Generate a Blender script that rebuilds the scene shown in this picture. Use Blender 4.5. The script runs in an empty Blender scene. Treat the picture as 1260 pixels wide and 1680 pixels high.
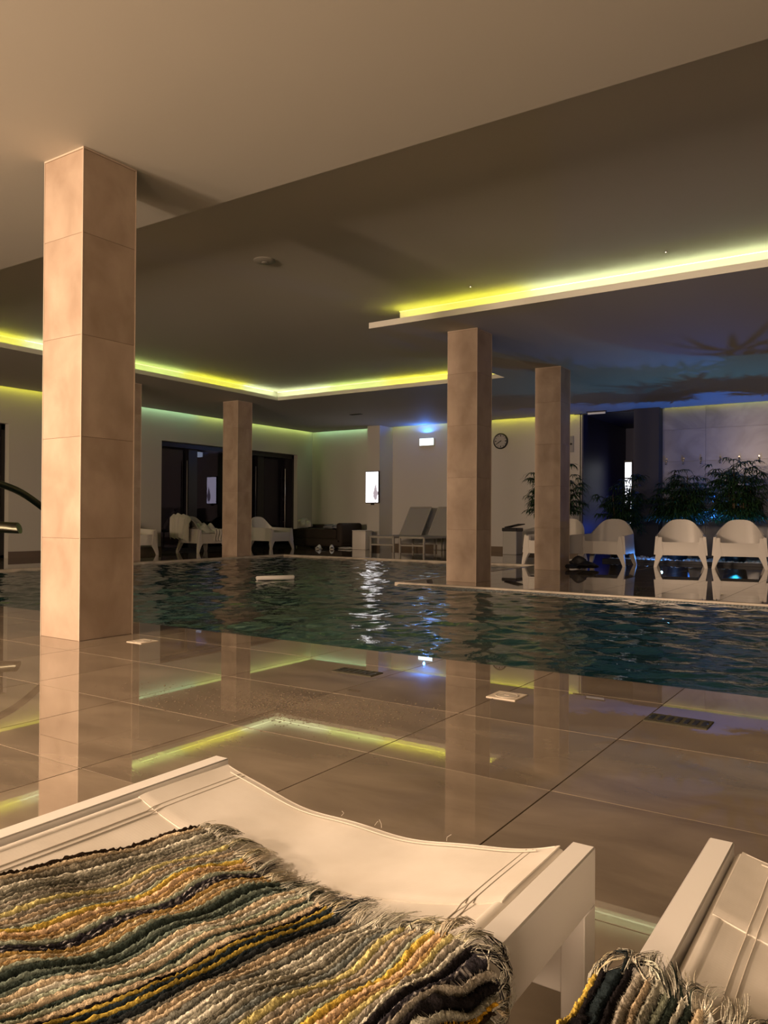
import bpy, bmesh, math, random
import numpy as np
from mathutils import Vector, Matrix
SC = bpy.context.scene
COL = SC.collection
R = math.radians
random.seed(7); rng = np.random.default_rng(7)

# ------------------------------------------------------------------ camera
H_EYE = 0.735
yaw, pitch, roll = .585111, .00703528, .00621602
Fw = Vector((-math.sin(yaw)*math.cos(pitch), math.cos(yaw)*math.cos(pitch), math.sin(pitch)))
Rt = Vector((math.cos(yaw), math.sin(yaw), 0)); Up = Rt.cross(Fw)
R2 = Rt*math.cos(roll)+Up*math.sin(roll); U2 = -Rt*math.sin(roll)+Up*math.cos(roll)
cam = bpy.data.cameras.new('camera'); camo = bpy.data.objects.new('camera', cam); COL.objects.link(camo)
cam.sensor_fit = 'VERTICAL'; cam.sensor_height = 36; cam.lens = 1285.58/1680*36; cam.clip_start = .02
camo.matrix_world = Matrix(((R2.x, U2.x, -Fw.x, 0), (R2.y, U2.y, -Fw.y, 0), (R2.z, U2.z, -Fw.z, H_EYE), (0, 0, 0, 1)))
SC.camera = camo
# ------------------------------------------------------------------ world, exposure
w = bpy.data.worlds.new('world'); SC.world = w; w.use_nodes = True
w.node_tree.nodes['Background'].inputs[0].default_value = (.010, .009, .016, 1)
w.node_tree.nodes['Background'].inputs[1].default_value = .6
vs = SC.view_settings; vs.view_transform = 'Standard'; vs.look = 'None'; vs.exposure = 0; vs.gamma = 1; vs.use_curve_mapping = False
SC.cycles.max_bounces = 8; SC.cycles.diffuse_bounces = 4; SC.cycles.glossy_bounces = 5
SC.cycles.use_denoising = True; SC.cycles.sample_clamp_indirect = 6; SC.cycles.caustics_reflective = False; SC.cycles.caustics_refractive = False
# ------------------------------------------------------------------ lights (warm room lamps behind the camera, blue floor spots, added corridor fill)
def area(name, loc, aim, sx, sy, watt, col, spread=180):
    l = bpy.data.lights.new(name, 'AREA'); l.shape = 'RECTANGLE'; l.size = sx; l.size_y = sy; l.energy = watt; l.color = col; l.spread = R(spread)
    o = bpy.data.objects.new(name, l); COL.objects.link(o); o.location = loc
    o.rotation_euler = (Vector(aim)-Vector(loc)).to_track_quat('-Z', 'Y').to_euler(); return o
def spot(name, loc, aim, watt, col, ang, blend=.6, rad=.03):
    l = bpy.data.lights.new(name, 'SPOT'); l.energy = watt; l.color = col; l.spot_size = R(ang); l.spot_blend = blend; l.shadow_soft_size = rad
    o = bpy.data.objects.new(name, l); COL.objects.link(o); o.location = loc
    o.rotation_euler = (Vector(aim)-Vector(loc)).to_track_quat('-Z', 'Y').to_euler(); return o
WARM = (1, .71, .49)
def point(name, loc, watt, col, rad):
    l = bpy.data.lights.new(name, 'POINT'); l.energy = watt; l.color = col; l.shadow_soft_size = rad
    o = bpy.data.objects.new(name, l); COL.objects.link(o); o.location = loc; return o
point('floor_lamp_light', (-4.5, -2.4, 1.95), 690, WARM, .17)
area('ceiling_lamp_light', (-4.15, -1.2, 2.86), (-2.6, -.4, 0), .5, .5, 260, WARM, 150)
area('wall_lamp_light', (-6.6, -5.8, 1.9), (-4.6, 3, 1.4), 1.2, .7, 130, WARM, 130)
area('wall_lamp_light', (-4.3, -5.8, 2.0), (-3.6, 8, .6), 1.4, .6, 170, WARM, 100)
area('wall_lamp_light', (1.2, -5.8, 2.0), (-2, 9, .6), 1.4, .6, 75, WARM, 90)
BLUE = (.04, .22, 1)
spot('bed_spot_light', (-2.85, 14.72, .14), (-3.0, 13.8, 3), 130, BLUE, 140, .8, .015)
point('corridor_fill_light', (-5.0, 17.0, .5), 5, (.05, .12, 1), .05)  # added blue fill without a fixture, lifts the corridor walls out of black
spot('bed_spot_light', (-2.3, 14.0, .14), (-2.4, 13.6, 3), 60, (.03, .45, .8), 130, .5, .02)
point('pebble_glow_light', (-3.40, 13.62, .16), 5, (.10, .35, 1), .02)
spot('exit_box_spot_light', (-9.30, 15.76, 2.66), (-9.30, 15.60, 3), 15, BLUE, 172, .3, .02)

# ------------------------------------------------------------------ mesh helpers
def box(bm, x0, x1, y0, y1, z0, z1, bev=0, seg=1):
    r = bmesh.ops.create_cube(bm, size=1)
    vs_ = r['verts']
    for v in vs_:
        v.co = Vector((x0+(v.co.x+.5)*(x1-x0), y0+(v.co.y+.5)*(y1-y0), z0+(v.co.z+.5)*(z1-z0)))
    if bev:
        es = {e for v in vs_ for e in v.link_edges}
        bmesh.ops.bevel(bm, geom=list(es), offset=bev, segments=seg, affect='EDGES', profile=.5)
def mkbox(*a, **k):
    bm = bmesh.new(); box(bm, *a, **k); return bm
def tube(bm, pts, rad, n=10, caps=True, flat=1.0):
    pts = [Vector(p) for p in pts]; rings = []
    rads = rad if isinstance(rad, (list, tuple)) else [rad]*len(pts)
    prev = None
    for i, p in enumerate(pts):
        t = (pts[min(i+1, len(pts)-1)]-pts[max(i-1, 0)]).normalized()
        a = prev if prev is not None else (Vector((0, 0, 1)) if abs(t.z) < .9 else Vector((1, 0, 0)))
        b = t.cross(a)
        if b.length < 1e-6: b = t.cross(Vector((0, 1, 0)))
        b.normalize(); a = b.cross(t).normalized(); prev = a
        rings.append([bm.verts.new(p+(a*math.cos(2*math.pi*k/n)*flat+b*math.sin(2*math.pi*k/n))*rads[i]) for k in range(n)])
    for i in range(len(rings)-1):
        for k in range(n):
            bm.faces.new((rings[i][k], rings[i][(k+1) % n], rings[i+1][(k+1) % n], rings[i+1][k]))
    if caps:
        bm.faces.new(rings[0][::-1]); bm.faces.new(rings[-1])
def lathe(bm, prof, n=24, c=(0, 0, 0)):
    rings = [[bm.verts.new((c[0]+r*math.cos(2*math.pi*k/n), c[1]+r*math.sin(2*math.pi*k/n), c[2]+z)) for k in range(n)] for r, z in prof]
    for i in range(len(rings)-1):
        for k in range(n):
            bm.faces.new((rings[i][k], rings[i][(k+1) % n], rings[i+1][(k+1) % n], rings[i+1][k]))
    bm.faces.new(rings[0][::-1]); bm.faces.new(rings[-1])
def sheet(bm, fn, nu, nv, thick=None, closed_u=False):
    """fn(u,v)->Vector grid; optional thickness along the normal via solidify"""
    g = [[bm.verts.new(fn(i/nu, j/nv)) for j in range(nv+1)] for i in range(nu+1)]
    fs = [bm.faces.new((g[i][j], g[i+1][j], g[i+1][j+1], g[i][j+1])) for i in range(nu) for j in range(nv)]
    if thick:
        bm.normal_update()
        h = [[bm.verts.new(v.co-v.normal*thick) for v in row] for row in g]
        for i in range(nu):
            for j in range(nv): bm.faces.new((h[i][j], h[i][j+1], h[i+1][j+1], h[i+1][j]))
        ring = [(i, 0) for i in range(nu)]+[(nu, j) for j in range(nv)]+[(i, nv) for i in range(nu, 0, -1)]+[(0, j) for j in range(nv, 0, -1)]
        for k in range(len(ring)):
            a, b_ = ring[k], ring[(k+1) % len(ring)]
            bm.faces.new((g[b_[0]][b_[1]], g[a[0]][a[1]], h[a[0]][a[1]], h[b_[0]][b_[1]]))
def fin(name, bm, mat, parent=None, smooth=False, kind=None):
    bmesh.ops.recalc_face_normals(bm, faces=bm.faces)
    me = bpy.data.meshes.new(name); bm.to_mesh(me); bm.free()
    if smooth:
        me.polygons.foreach_set('use_smooth', [True]*len(me.polygons))
        try: me.set_sharp_from_angle(angle=R(38))
        except Exception: pass
    me.materials.append(mat)
    o = bpy.data.objects.new(name, me); COL.objects.link(o); o.parent = parent
    if kind: o['kind'] = kind
    return o
def raw(name, verts, faces, mat, parent=None, smooth=False, kind=None, cols=None):
    me = bpy.data.meshes.new(name)
    verts = np.asarray(verts, dtype=np.float32); faces = np.asarray(faces, dtype=np.int32)
    k = faces.shape[1]
    me.vertices.add(len(verts)); me.vertices.foreach_set('co', verts.ravel())
    me.loops.add(faces.size); me.loops.foreach_set('vertex_index', faces.ravel())
    me.polygons.add(len(faces)); me.polygons.foreach_set('loop_start', np.arange(0, faces.size, k, dtype=np.int32))
    me.update(calc_edges=True)
    if smooth: me.polygons.foreach_set('use_smooth', [True]*len(faces))
    if cols is not None:
        a = me.color_attributes.new('col', 'FLOAT_COLOR', 'POINT')
        a.data.foreach_set('color', np.concatenate([cols, np.ones((len(cols), 1))], 1).astype(np.float32).ravel())
    me.materials.append(mat)
    o = bpy.data.objects.new(name, me); COL.objects.link(o); o.parent = parent
    if kind: o['kind'] = kind
    return o
def tag(o, label, cat, group=None):
    o['label'] = label; o['category'] = cat
    if group: o['group'] = group
    return o
def thing(name, label, cat, loc=(0, 0, 0), rz=0, group=None):
    o = bpy.data.objects.new(name, None); COL.objects.link(o); o.location = loc; o.rotation_euler = (0, 0, rz)
    o.empty_display_size = .1
    return tag(o, label, cat, group)
def struct(name, bm, mat, **k): return fin(name, bm, mat, kind='structure', **k)
def copy_tree(o, parent=None):
    c = o.copy(); COL.objects.link(c); c.parent = parent
    for ch in list(o.children): copy_tree(ch, c)
    return c

# ------------------------------------------------------------------ materials
def mat(name, col, rough=.5, spec=.5, metal=0, **kw):
    m = bpy.data.materials.new(name); m.use_nodes = True; nt = m.node_tree; b = nt.nodes['Principled BSDF']
    b.inputs['Base Color'].default_value = (*col, 1); b.inputs['Roughness'].default_value = rough
    b.inputs['Specular IOR Level'].default_value = spec; b.inputs['Metallic'].default_value = metal
    m['b'] = 1
    return m
def nodes(m): return m.node_tree, m.node_tree.nodes['Principled BSDF']
def noise_col(m, c0, c1, scale, detail=6, dist=0, stretch=(1, 1, 1), coord='Object', lo=.35, hi=.65, rnd=False):
    nt, b = nodes(m); N = nt.nodes
    tc = N.new('ShaderNodeTexCoord'); mp = N.new('ShaderNodeMapping'); mp.inputs['Scale'].default_value = stretch
    if coord == 'World':
        g = N.new('ShaderNodeNewGeometry'); src = g.outputs['Position']
    else: src = tc.outputs[coord]
    nt.links.new(src, mp.inputs[0])
    if rnd:
        oi = N.new('ShaderNodeObjectInfo'); ml = N.new('ShaderNodeMath'); ml.operation = 'MULTIPLY'; ml.inputs[1].default_value = 37
        nt.links.new(oi.outputs['Random'], ml.inputs[0]); nt.links.new(ml.outputs[0], mp.inputs['Location'])
    n = N.new('ShaderNodeTexNoise'); n.inputs['Scale'].default_value = scale; n.inputs['Detail'].default_value = detail; n.inputs['Distortion'].default_value = dist
    nt.links.new(mp.outputs[0], n.inputs['Vector'])
    r = N.new('ShaderNodeValToRGB'); r.color_ramp.elements[0].position = lo; r.color_ramp.elements[1].position = hi
    r.color_ramp.elements[0].color = (*c0, 1); r.color_ramp.elements[1].color = (*c1, 1)
    nt.links.new(n.outputs['Fac'], r.inputs[0]); nt.links.new(r.outputs[0], b.inputs['Base Color'])
    return n, r, mp
def bump(m, scale, strength, dist=.01, detail=3, coord='Object', stretch=(1, 1, 1)):
    nt, b = nodes(m); N = nt.nodes
    g = N.new('ShaderNodeTexCoord'); mp = N.new('ShaderNodeMapping'); mp.inputs['Scale'].default_value = stretch
    src = g.outputs['Object']
    if coord == 'World': gg = N.new('ShaderNodeNewGeometry'); src = gg.outputs['Position']
    nt.links.new(src, mp.inputs[0])
    n = N.new('ShaderNodeTexNoise'); n.inputs['Scale'].default_value = scale; n.inputs['Detail'].default_value = detail
    nt.links.new(mp.outputs[0], n.inputs['Vector'])
    bp = N.new('ShaderNodeBump'); bp.inputs['Strength'].default_value = strength; bp.inputs['Distance'].default_value = dist
    nt.links.new(n.outputs['Fac'], bp.inputs['Height']); nt.links.new(bp.outputs[0], b.inputs['Normal'])
    return n
def emis(name, col, s):
    m = mat(name, (.8, .8, .8), .5); nt, b = nodes(m)
    b.inputs['Emission Color'].default_value = (*col, 1); b.inputs['Emission Strength'].default_value = s; return m

M_ceil = mat('ceiling_paint', (.58, .57, .52), .7, .3); bump(M_ceil, 1.2, .25, .01, 2)
M_wall = mat('wall_paint', (.56, .54, .50), .75, .3); bump(M_wall, 60, .06, .002)
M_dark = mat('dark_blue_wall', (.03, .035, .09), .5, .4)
M_pier = mat('dark_pier_paint', (.05, .05, .055), .6, .3)
M_skirt = mat('skirting_tile', (.16, .12, .085), .25, .5)
M_grout = mat('grout', (.085, .066, .048), .6, .3)
# polished floor tile
M_floor = mat('floor_tile', (.24, .19, .14), .05, .5)
noise_col(M_floor, (.148, .118, .085), (.255, .207, .150), 2.6, 11, .45, (1, 2.4, 1), 'World', .28, .74, True)
def floor_rough():
    nt, b = nodes(M_floor); N = nt.nodes
    g = N.new('ShaderNodeNewGeometry'); n = N.new('ShaderNodeTexNoise'); n.inputs['Scale'].default_value = 1.6; n.inputs['Detail'].default_value = 5
    nt.links.new(g.outputs['Position'], n.inputs['Vector'])
    r = N.new('ShaderNodeMapRange'); r.inputs[1].default_value = .35; r.inputs[2].default_value = .7; r.inputs[3].default_value = .004; r.inputs[4].default_value = .035
    nt.links.new(n.outputs['Fac'], r.inputs[0]); nt.links.new(r.outputs[0], b.inputs['Roughness'])
    b.inputs['Coat Weight'].default_value = .5; b.inputs['Coat Roughness'].default_value = .004
floor_rough(); bump(M_floor, 1.6, .006, .01, 1, 'World')
M_stone = mat('column_stone', (.5, .4, .3), .38, .4)
n_, r_, mp_ = noise_col(M_stone, (.33, .245, .180), (.49, .385, .300), 4.2, 13, .35, (1.0, 1.0, .7), 'World', .28, .70, True)
bump(M_stone, 14, .12, .01, 6, 'World')
M_joint = mat('stone_joint', (.24, .18, .13), .6, .3)
M_edge = mat('corner_profile', (.55, .45, .36), .3, .5)
M_marble = mat('marble_slab', (.5, .48, .45), .3, .4)
noise_col(M_marble, (.22, .215, .22), (.37, .36, .36), 1.3, 9, 1.2, (1, 1, 1.2), 'World', .32, .66, True)
M_cope = mat('pool_coping', (.52, .46, .38), .25, .5); noise_col(M_cope, (.42, .37, .30), (.56, .50, .42), 6, 5)
M_mosaic = mat('mosaic', (.10, .16, .20), .15, .5); noise_col(M_mosaic, (.05, .09, .12), (.20, .27, .31), 38, 2, 0, (1, 1, 1), 'World', .35, .65)
M_white = mat('white_plastic', (.66, .62, .57), .38, .5); bump(M_white, 180, .05, .001)
M_frame = mat('white_powder_coat', (.70, .67, .62), .35, .5); bump(M_frame, 250, .05, .0006)
M_metal = mat('brushed_steel', (.13, .13, .10), .28, .5, 1)
M_chrome = mat('chrome', (.8, .8, .8), .08, .5, 1)
M_black = mat('black_plastic', (.012, .012, .014), .4, .4)
M_bframe = mat('dark_door_frame', (.012, .011, .012), .35, .5)
M_wicker = mat('dark_upholstery', (.035, .026, .020), .7, .3); bump(M_wicker, 120, .5, .004)
M_cloth = mat('white_towelling', (.55, .52, .46), .95, .1); bump(M_cloth, 160, .5, .003)
M_cloth2 = mat('grey_striped_cloth', (.2, .22, .24), .95, .1); noise_col(M_cloth2, (.05, .05, .06), (.4, .42, .44), 14, 1, 0, (.2, .2, 6))
M_leaf = mat('palm_leaf', (.02, .05, .02), .4, .4); noise_col(M_leaf, (.008, .028, .012), (.03, .075, .03), 8, 2)
M_stem = mat('palm_stem', (.09, .065, .035), .7, .3); bump(M_stem, 60, .4, .004, 2, 'Object', (1, 1, 3))
M_pot = mat('planter', (.02, .02, .022), .5, .4)
M_soil = mat('soil', (.02, .015, .01), .9, .1)
M_peb = mat('white_pebble', (.6, .6, .6), .5, .4)
M_sling = mat('sling_fabric', (.64, .60, .53), .8, .2)
def weave():
    nt, b = nodes(M_sling); N = nt.nodes
    tc = N.new('ShaderNodeTexCoord'); hs = []
    for ax, sc in (('X', 420), ('Y', 420)):
        wv = N.new('ShaderNodeTexWave'); wv.bands_direction = ax; wv.inputs['Scale'].default_value = sc/6.283; wv.inputs['Distortion'].default_value = .6; wv.inputs['Detail'].default_value = 1
        nt.links.new(tc.outputs['Object'], wv.inputs['Vector']); hs.append(wv)
    a = N.new('ShaderNodeMath'); a.operation = 'ADD'; nt.links.new(hs[0].outputs['Fac'], a.inputs[0]); nt.links.new(hs[1].outputs['Fac'], a.inputs[1])
    bp = N.new('ShaderNodeBump'); bp.inputs['Strength'].default_value = .05; bp.inputs['Distance'].default_value = .0005
    nt.links.new(a.outputs[0], bp.inputs['Height']); nt.links.new(bp.outputs[0], b.inputs['Normal'])
weave()
noise_col(M_sling, (.60, .555, .48), (.68, .64, .57), 9, 6)
M_thread = mat('sewing_thread', (.50, .45, .38), .8, .2)
def glass_mat():
    m = bpy.data.materials.new('night_glass'); m.use_nodes = True; nt = m.node_tree; N = nt.nodes; N.clear()
    o = N.new('ShaderNodeOutputMaterial'); mx = N.new('ShaderNodeMixShader'); t = N.new('ShaderNodeBsdfTransparent'); g = N.new('ShaderNodeBsdfGlossy'); f = N.new('ShaderNodeFresnel')
    t.inputs[0].default_value = (.55, .55, .58, 1); g.inputs['Roughness'].default_value = .01; g.inputs[0].default_value = (.62, .58, .80, 1); f.inputs[0].default_value = 1.75
    nt.links.new(f.outputs[0], mx.inputs[0]); nt.links.new(t.outputs[0], mx.inputs[1]); nt.links.new(g.outputs[0], mx.inputs[2]); nt.links.new(mx.outputs[0], o.inputs[0]); return m
M_glass = glass_mat()
# water
M_water = mat('pool_water', (.004, .022, .022), .04, .5)
nt, b = nodes(M_water); b.inputs['IOR'].default_value = 1.33
noise_col(M_water, (.003, .026, .028), (.009, .048, .044), .5, 3, 0, (1, 1, 1), 'World')
bump(M_water, 24, .3, .008, 3, 'World')
# LED colours
YEL, LIM, MNT, PAL = (.86, .84, .05), (.66, .86, .22), (.46, .86, .46), (.84, .95, .52)
LED = {}
def led(c, s):
    k = (c, s)
    if k not in LED: LED[k] = emis('led', c, s)
    return LED[k]

# ------------------------------------------------------------------ large structure
HC = 2.904; HR = 3.095; XL = -12.75; YB = 15.87
XE, YN = 4.5, -6.2
struct('wall_near', mkbox(XL, XE, YN-.2, YN, 0, HR), M_wall)
struct('wall_right', mkbox(XE, XE+.2, YN, YB+.2, 0, HR), M_wall)
# left wall with two door openings (y 4.6..7.62 and 10.93..15.28)
bm = bmesh.new()
for y0, y1, z0, z1 in ((YN, 4.4, 0, HR), (4.4, 7.62, 2.30, HR), (7.62, 10.93, 0, HR), (10.93, 15.28, 2.30, HR), (15.28, YB+.2, 0, HR)):
    box(bm, XL-.45, XL, y0, y1, z0, z1)
struct('wall_left', bm, M_wall)
bm = bmesh.new(); box(bm, XL, -5.60, YB, YB+.2, 0, HR); box(bm, -5.62, -5.58, YB, YB+3, 0, HR)
struct('wall_back', bm, M_wall)
struct('wall_pier', mkbox(-10.62, -10.27, 15.3, YB, 0, HC), M_wall)
struct('wall_dark_pier', mkbox(-4.42, -3.94, 15.55, YB+.2, 0, HC), M_pier)
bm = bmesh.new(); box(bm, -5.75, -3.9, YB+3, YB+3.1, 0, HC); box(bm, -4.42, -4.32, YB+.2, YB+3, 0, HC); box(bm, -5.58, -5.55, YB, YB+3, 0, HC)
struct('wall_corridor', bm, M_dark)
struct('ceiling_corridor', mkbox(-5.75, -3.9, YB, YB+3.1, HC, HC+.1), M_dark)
mw = struct('wall_marble', mkbox(-3.94, XE, YB-.02, YB+.2, 0, HR), M_marble)
bm = mkbox(-.5, .5, -.012, 0, -.5, .5)
slab_me = None
for i in range(7):
    for j in range(5):
        x0 = -3.94+i*1.2-(.4 if i else 0); x1 = -3.94+(i+1)*1.2-.4; z0, z1 = j*.62, min((j+1)*.62, 2.98)
        b_ = mkbox(x0+.002, x1-.002, YB-.035, YB-.02, z0+.002, z1-.002, bev=.0015)
        fin('slab', b_, M_marble, mw)
# ceilings
struct('ceiling', mkbox(XL, XE, YN, YB+.2, HR, HR+.1), M_ceil)
struct('ceiling_near', mkbox(XL, XE, YN, 3.88, HC, HR), M_ceil)
LIP = .066
bm = bmesh.new(); box(bm, XL+.12, -9.72, 3.88, YB-.12, HC, HC+LIP); box(bm, XL+.12, -9.87, 3.88, YB-.12, HC+LIP, HR)
struct('ceiling_left', bm, M_ceil)
bm = bmesh.new(); box(bm, -9.72, -5.12, 11.07, YB-.12, HC, HC+LIP); box(bm, -9.87, -5.12, 11.22, YB-.12, HC+LIP, HR)
struct('ceiling_back', bm, M_ceil)
bm = bmesh.new(); box(bm, -5.12, XE, 7.39, YB-.12, HC, HC+LIP); box(bm, -4.80, XE, 7.55, YB-.12, HC+LIP, HR)
struct('ceiling_right', bm, M_ceil)
# baseboards
struct('baseboard_back', mkbox(-12.7, -5.6, YB-.02, YB, 0, .11), M_skirt)
bm = bmesh.new(); box(bm, XL, XL+.02, 7.62, 10.93, 0, .11); box(bm, XL, XL+.02, 15.28, YB, 0, .11); struct('baseboard_left', bm, M_skirt)
bm = bmesh.new(); box(bm, -10.64, -10.25, 15.28, 15.3, 0, .11); struct('baseboard_pier', bm, M_skirt)

# floor: slab pieces + tiles
DECKS = [(XL-.1, XE, YN, 3.58), (XL-.1, -10.12, 3.58, YB), (-10.12, -4.78, 11.68, YB), (-4.78, XE, 7.52, YB)]
bm = bmesh.new()
for x0, x1, y0, y1 in DECKS: box(bm, x0, x1, y0, y1+ (3.2 if y1 == YB else 0), -.35, -.004)
fl = struct('floor', bm, M_grout)
tiles = []
TX, TY = -.793, 2.02
for (x0, x1, y0, y1) in DECKS:
    i0 = math.floor((x0-TX)/.6); i1 = math.ceil((x1-TX)/.6); j0 = math.floor((y0-TY)/.6); j1 = math.ceil((y1-TY)/.6)
    for i in range(i0, i1):
        for j in range(j0, j1):
            a0, a1 = max(x0, TX+i*.6), min(x1, TX+i*.6+.6); b0, b1 = max(y0, TY+j*.6), min(y1, TY+j*.6+.6)
            if a1-a0 < .03 or b1-b0 < .03: continue
            cx, cy = (a0+a1)/2, (b0+b1)/2
            d = Vector((cx, cy, -H_EYE)); dep = d.dot(Fw); sx = d.dot(R2)
            vis = dep > .3 and abs(sx)/dep < .62
            tiles.append((dep if vis else 1e3+abs(dep), a0, a1, b0, b1))
tiles.sort()
tile_me = {}
def tile_mesh(wx, wy):
    k = (round(wx, 4), round(wy, 4))
    if k not in tile_me:
        b_ = mkbox(-wx/2+.0016, wx/2-.0016, -wy/2+.0016, wy/2-.0016, -.012, 0, bev=.0007)
        me = bpy.data.meshes.new('tile'); b_.to_mesh(me); b_.free(); me.materials.append(M_floor); tile_me[k] = me
    return tile_me[k]
for d, a0, a1, b0, b1 in tiles[:295]:
    o = bpy.data.objects.new('tile', tile_mesh(a1-a0, b1-b0)); COL.objects.link(o); o.parent = fl; o.location = ((a0+a1)/2, (b0+b1)/2, 0)
bm = bmesh.new()
for d, a0, a1, b0, b1 in tiles[295:]: box(bm, a0+.0016, a1-.0016, b0+.0016, b1-.0016, -.012, 0)
fin('tile_field', bm, M_floor, fl, kind='stuff')
# copings along the pool rims
bm = bmesh.new(); box(bm, -10.14, -10.02, 3.58, 11.70, -.2, .006, .003); box(bm, -10.02, -4.78, 11.60, 11.70, -.2, .006, .003)
struct('trim_pool_far', bm, M_cope)
bm = bmesh.new(); box(bm, -4.80, XE, 7.47, 7.53, -.2, .006, .003); box(bm, -4.80, -4.74, 7.53, 11.6, -.2, .006, .003)
struct('trim_pool_peninsula', bm, M_cope)
# basin walls
bm = bmesh.new(); box(bm, -10.1, XE, 3.5, 11.7, -1.5, -1.4); box(bm, -10.1, XE, 3.5, 3.58, -1.4, -.05)
struct('trim_pool_basin', bm, M_mosaic)
# mosaic ledge along the near edge, single chips joined
def chips(name, x0, x1, y0, y1, z0, z1, s=.03):
    bm = bmesh.new(); nx = int((x1-x0)/s); ny = max(1, int(round((y1-y0)/s)))
    V = []; Fc = []
    for i in range(nx):
        for j in range(ny):
            xa, xb = x0+i*s+.001, x0+(i+1)*s-.001; ya, yb = y0+(y1-y0)*j/ny+.001, y0+(y1-y0)*(j+1)/ny-.001
            za, zb = z0+(z1-z0)*j/ny+random.uniform(-.0006, .0006), z0+(z1-z0)*(j+1)/ny
            k = len(V)
            V += [(xa, ya, za), (xb, ya, za), (xb, yb, zb), (xa, yb, zb), (xa, ya, za-.006), (xb, ya, za-.006), (xb, yb, zb-.006), (xa, yb, zb-.006)]
            Fc += [(k, k+1, k+2, k+3), (k, k+4, k+5, k+1), (k+1, k+5, k+6, k+2), (k+2, k+6, k+7, k+3), (k+3, k+7, k+4, k)]
    bm.free()
    return raw(name, V, Fc, M_mosaic, None, kind='stuff')
o = chips('mosaic_ledge', -10.0, 1.2, 3.582, 3.72, -.004, -.045)
o['label'] = 'blue grey mosaic strip along the near rim of the pool'
o = chips('mosaic_gutter', -4.74, 1.2, 7.33, 7.465, -.045, -.012)
o['label'] = 'blue grey mosaic overflow gutter along the raised peninsula edge'

# water surface
def water():
    s = .026; xs = np.arange(-10.05, 2.2, s); ys = np.arange(3.60, 11.64, s)
    X, Y = np.meshgrid(xs, ys, indexing='ij'); Z = np.zeros_like(X)
    g = np.random.default_rng(3)
    for i in range(70):
        lam = .085*(7.5**g.random()); th = g.normal(1.1, .9); k = 2*math.pi/lam
        amp = lam*.0044*g.uniform(.5, 1.3)
        env = .6+.4*np.sin(X*g.uniform(.3, .9)+Y*g.uniform(.3, .9)+g.uniform(0, 6))
        Z += amp*env*np.sin(k*(X*math.cos(th)+Y*math.sin(th))+g.uniform(0, 6.28)+.8*np.sin(X*g.uniform(.5, 2)+g.uniform(0, 6)))
    edge = np.clip((Y-3.6)/.25, .25, 1)
    Z = Z*edge-.028
    idx = np.arange(X.size).reshape(X.shape)
    keep = ~((X[:-1, :-1] > -4.72) & (Y[:-1, :-1] > 7.5))
    f = np.stack([idx[:-1, :-1], idx[1:, :-1], idx[1:, 1:], idx[:-1, 1:]], -1)[keep]
    o = raw('pool_water', np.stack([X, Y, Z], -1).reshape(-1, 3), f, M_water, None, smooth=True, kind='stuff')
    o['label'] = 'dark green rippled water filling the indoor pool'
water()

# ------------------------------------------------------------------ columns
bm_slab = {}
def column(x0, y0, label, w=.378, top=HC):
    t = thing('column', label, 'column', (x0+w/2, y0+w/2, 0), 0, 'stone clad square columns')
    h = w/2; fin('core', mkbox(-h+.002, h-.002, -h+.002, h-.002, 0, top), M_joint, t)
    for j in range(5):
        z0 = j*.6+.0012; z1 = min((j+1)*.6, top-.012)-.0012
        for s in range(4):
            key = (s, j, w)
            if key not in bm_slab:
                if s == 0: b_ = mkbox(-h+.0015, h-.0015, -h, -h+.011, z0, z1, bev=.0012)
                if s == 1: b_ = mkbox(h-.011, h, -h+.0015, h-.0015, z0, z1, bev=.0012)
                if s == 2: b_ = mkbox(-h+.0015, h-.0015, h-.011, h, z0, z1, bev=.0012)
                if s == 3: b_ = mkbox(-h, -h+.011, -h+.0015, h-.0015, z0, z1, bev=.0012)
                me = bpy.data.meshes.new('slab'); bmesh.ops.recalc_face_normals(b_, faces=b_.faces); b_.to_mesh(me); b_.free(); me.materials.append(M_stone); bm_slab[key] = me
            o = bpy.data.objects.new('slab', bm_slab[key]); COL.objects.link(o); o.parent = t
    bm = bmesh.new()
    for sx in (-1, 1):
        for sy in (-1, 1): box(bm, sx*h-.003, sx*h+.003, sy*h-.003, sy*h+.003, 0, top-.01)
    fin('corner_trim', bm, M_edge, t)
    bm = bmesh.new(); box(bm, -h-.004, h+.004, -h-.004, h+.004, top-.012, top-.001)
    fin('cap_trim', bm, M_edge, t)
column(-4.39, 2.84, 'large pale stone column on the near deck, closest to the camera')
column(-4.42, 8.00, 'stone column on the peninsula corner, standing right at the water')
column(-4.43, 10.63, 'stone column on the peninsula in front of the leafy palm')
column(-10.72, 10.66, 'brown stone column at the far pool corner between two white armchairs')
column(-10.82, 8.14, 'thin sliver of dark stone column peeping out behind the largest column')

# ------------------------------------------------------------------ LED coves
def strip(label, axis, fixed, z, segs, s, wdt=.012, th=.005, up=True):
    """segs: list of (a, b, colour) along the axis"""
    t = thing('led_strip', label, 'light strip')
    for a, b_, c in segs:
        if axis == 'x': bx_ = (a, b_, fixed-wdt/2, fixed+wdt/2, z, z+th)
        else: bx_ = (fixed-wdt/2, fixed+wdt/2, a, b_, z, z+th)
        fin('led_segment', mkbox(*bx_), led(c, s), t)
    return t
zl = HC+LIP+.001
LS = 22
left_segs = [(3.9, 5.2, LIM), (5.2, 6.1, YEL), (6.1, 6.7, PAL), (6.7, 8.3, LIM), (8.3, 8.9, LIM), (8.9, 10.3, YEL), (10.3, 11.1, PAL)]
strip('yellow and lime light strip glowing in the left ceiling cove', 'y', -9.78, zl, left_segs, LS)
strip('thin bright light line along the left cove corner', 'y', -9.863, HR-.010, left_segs, 1.6, .006, .006)
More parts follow.
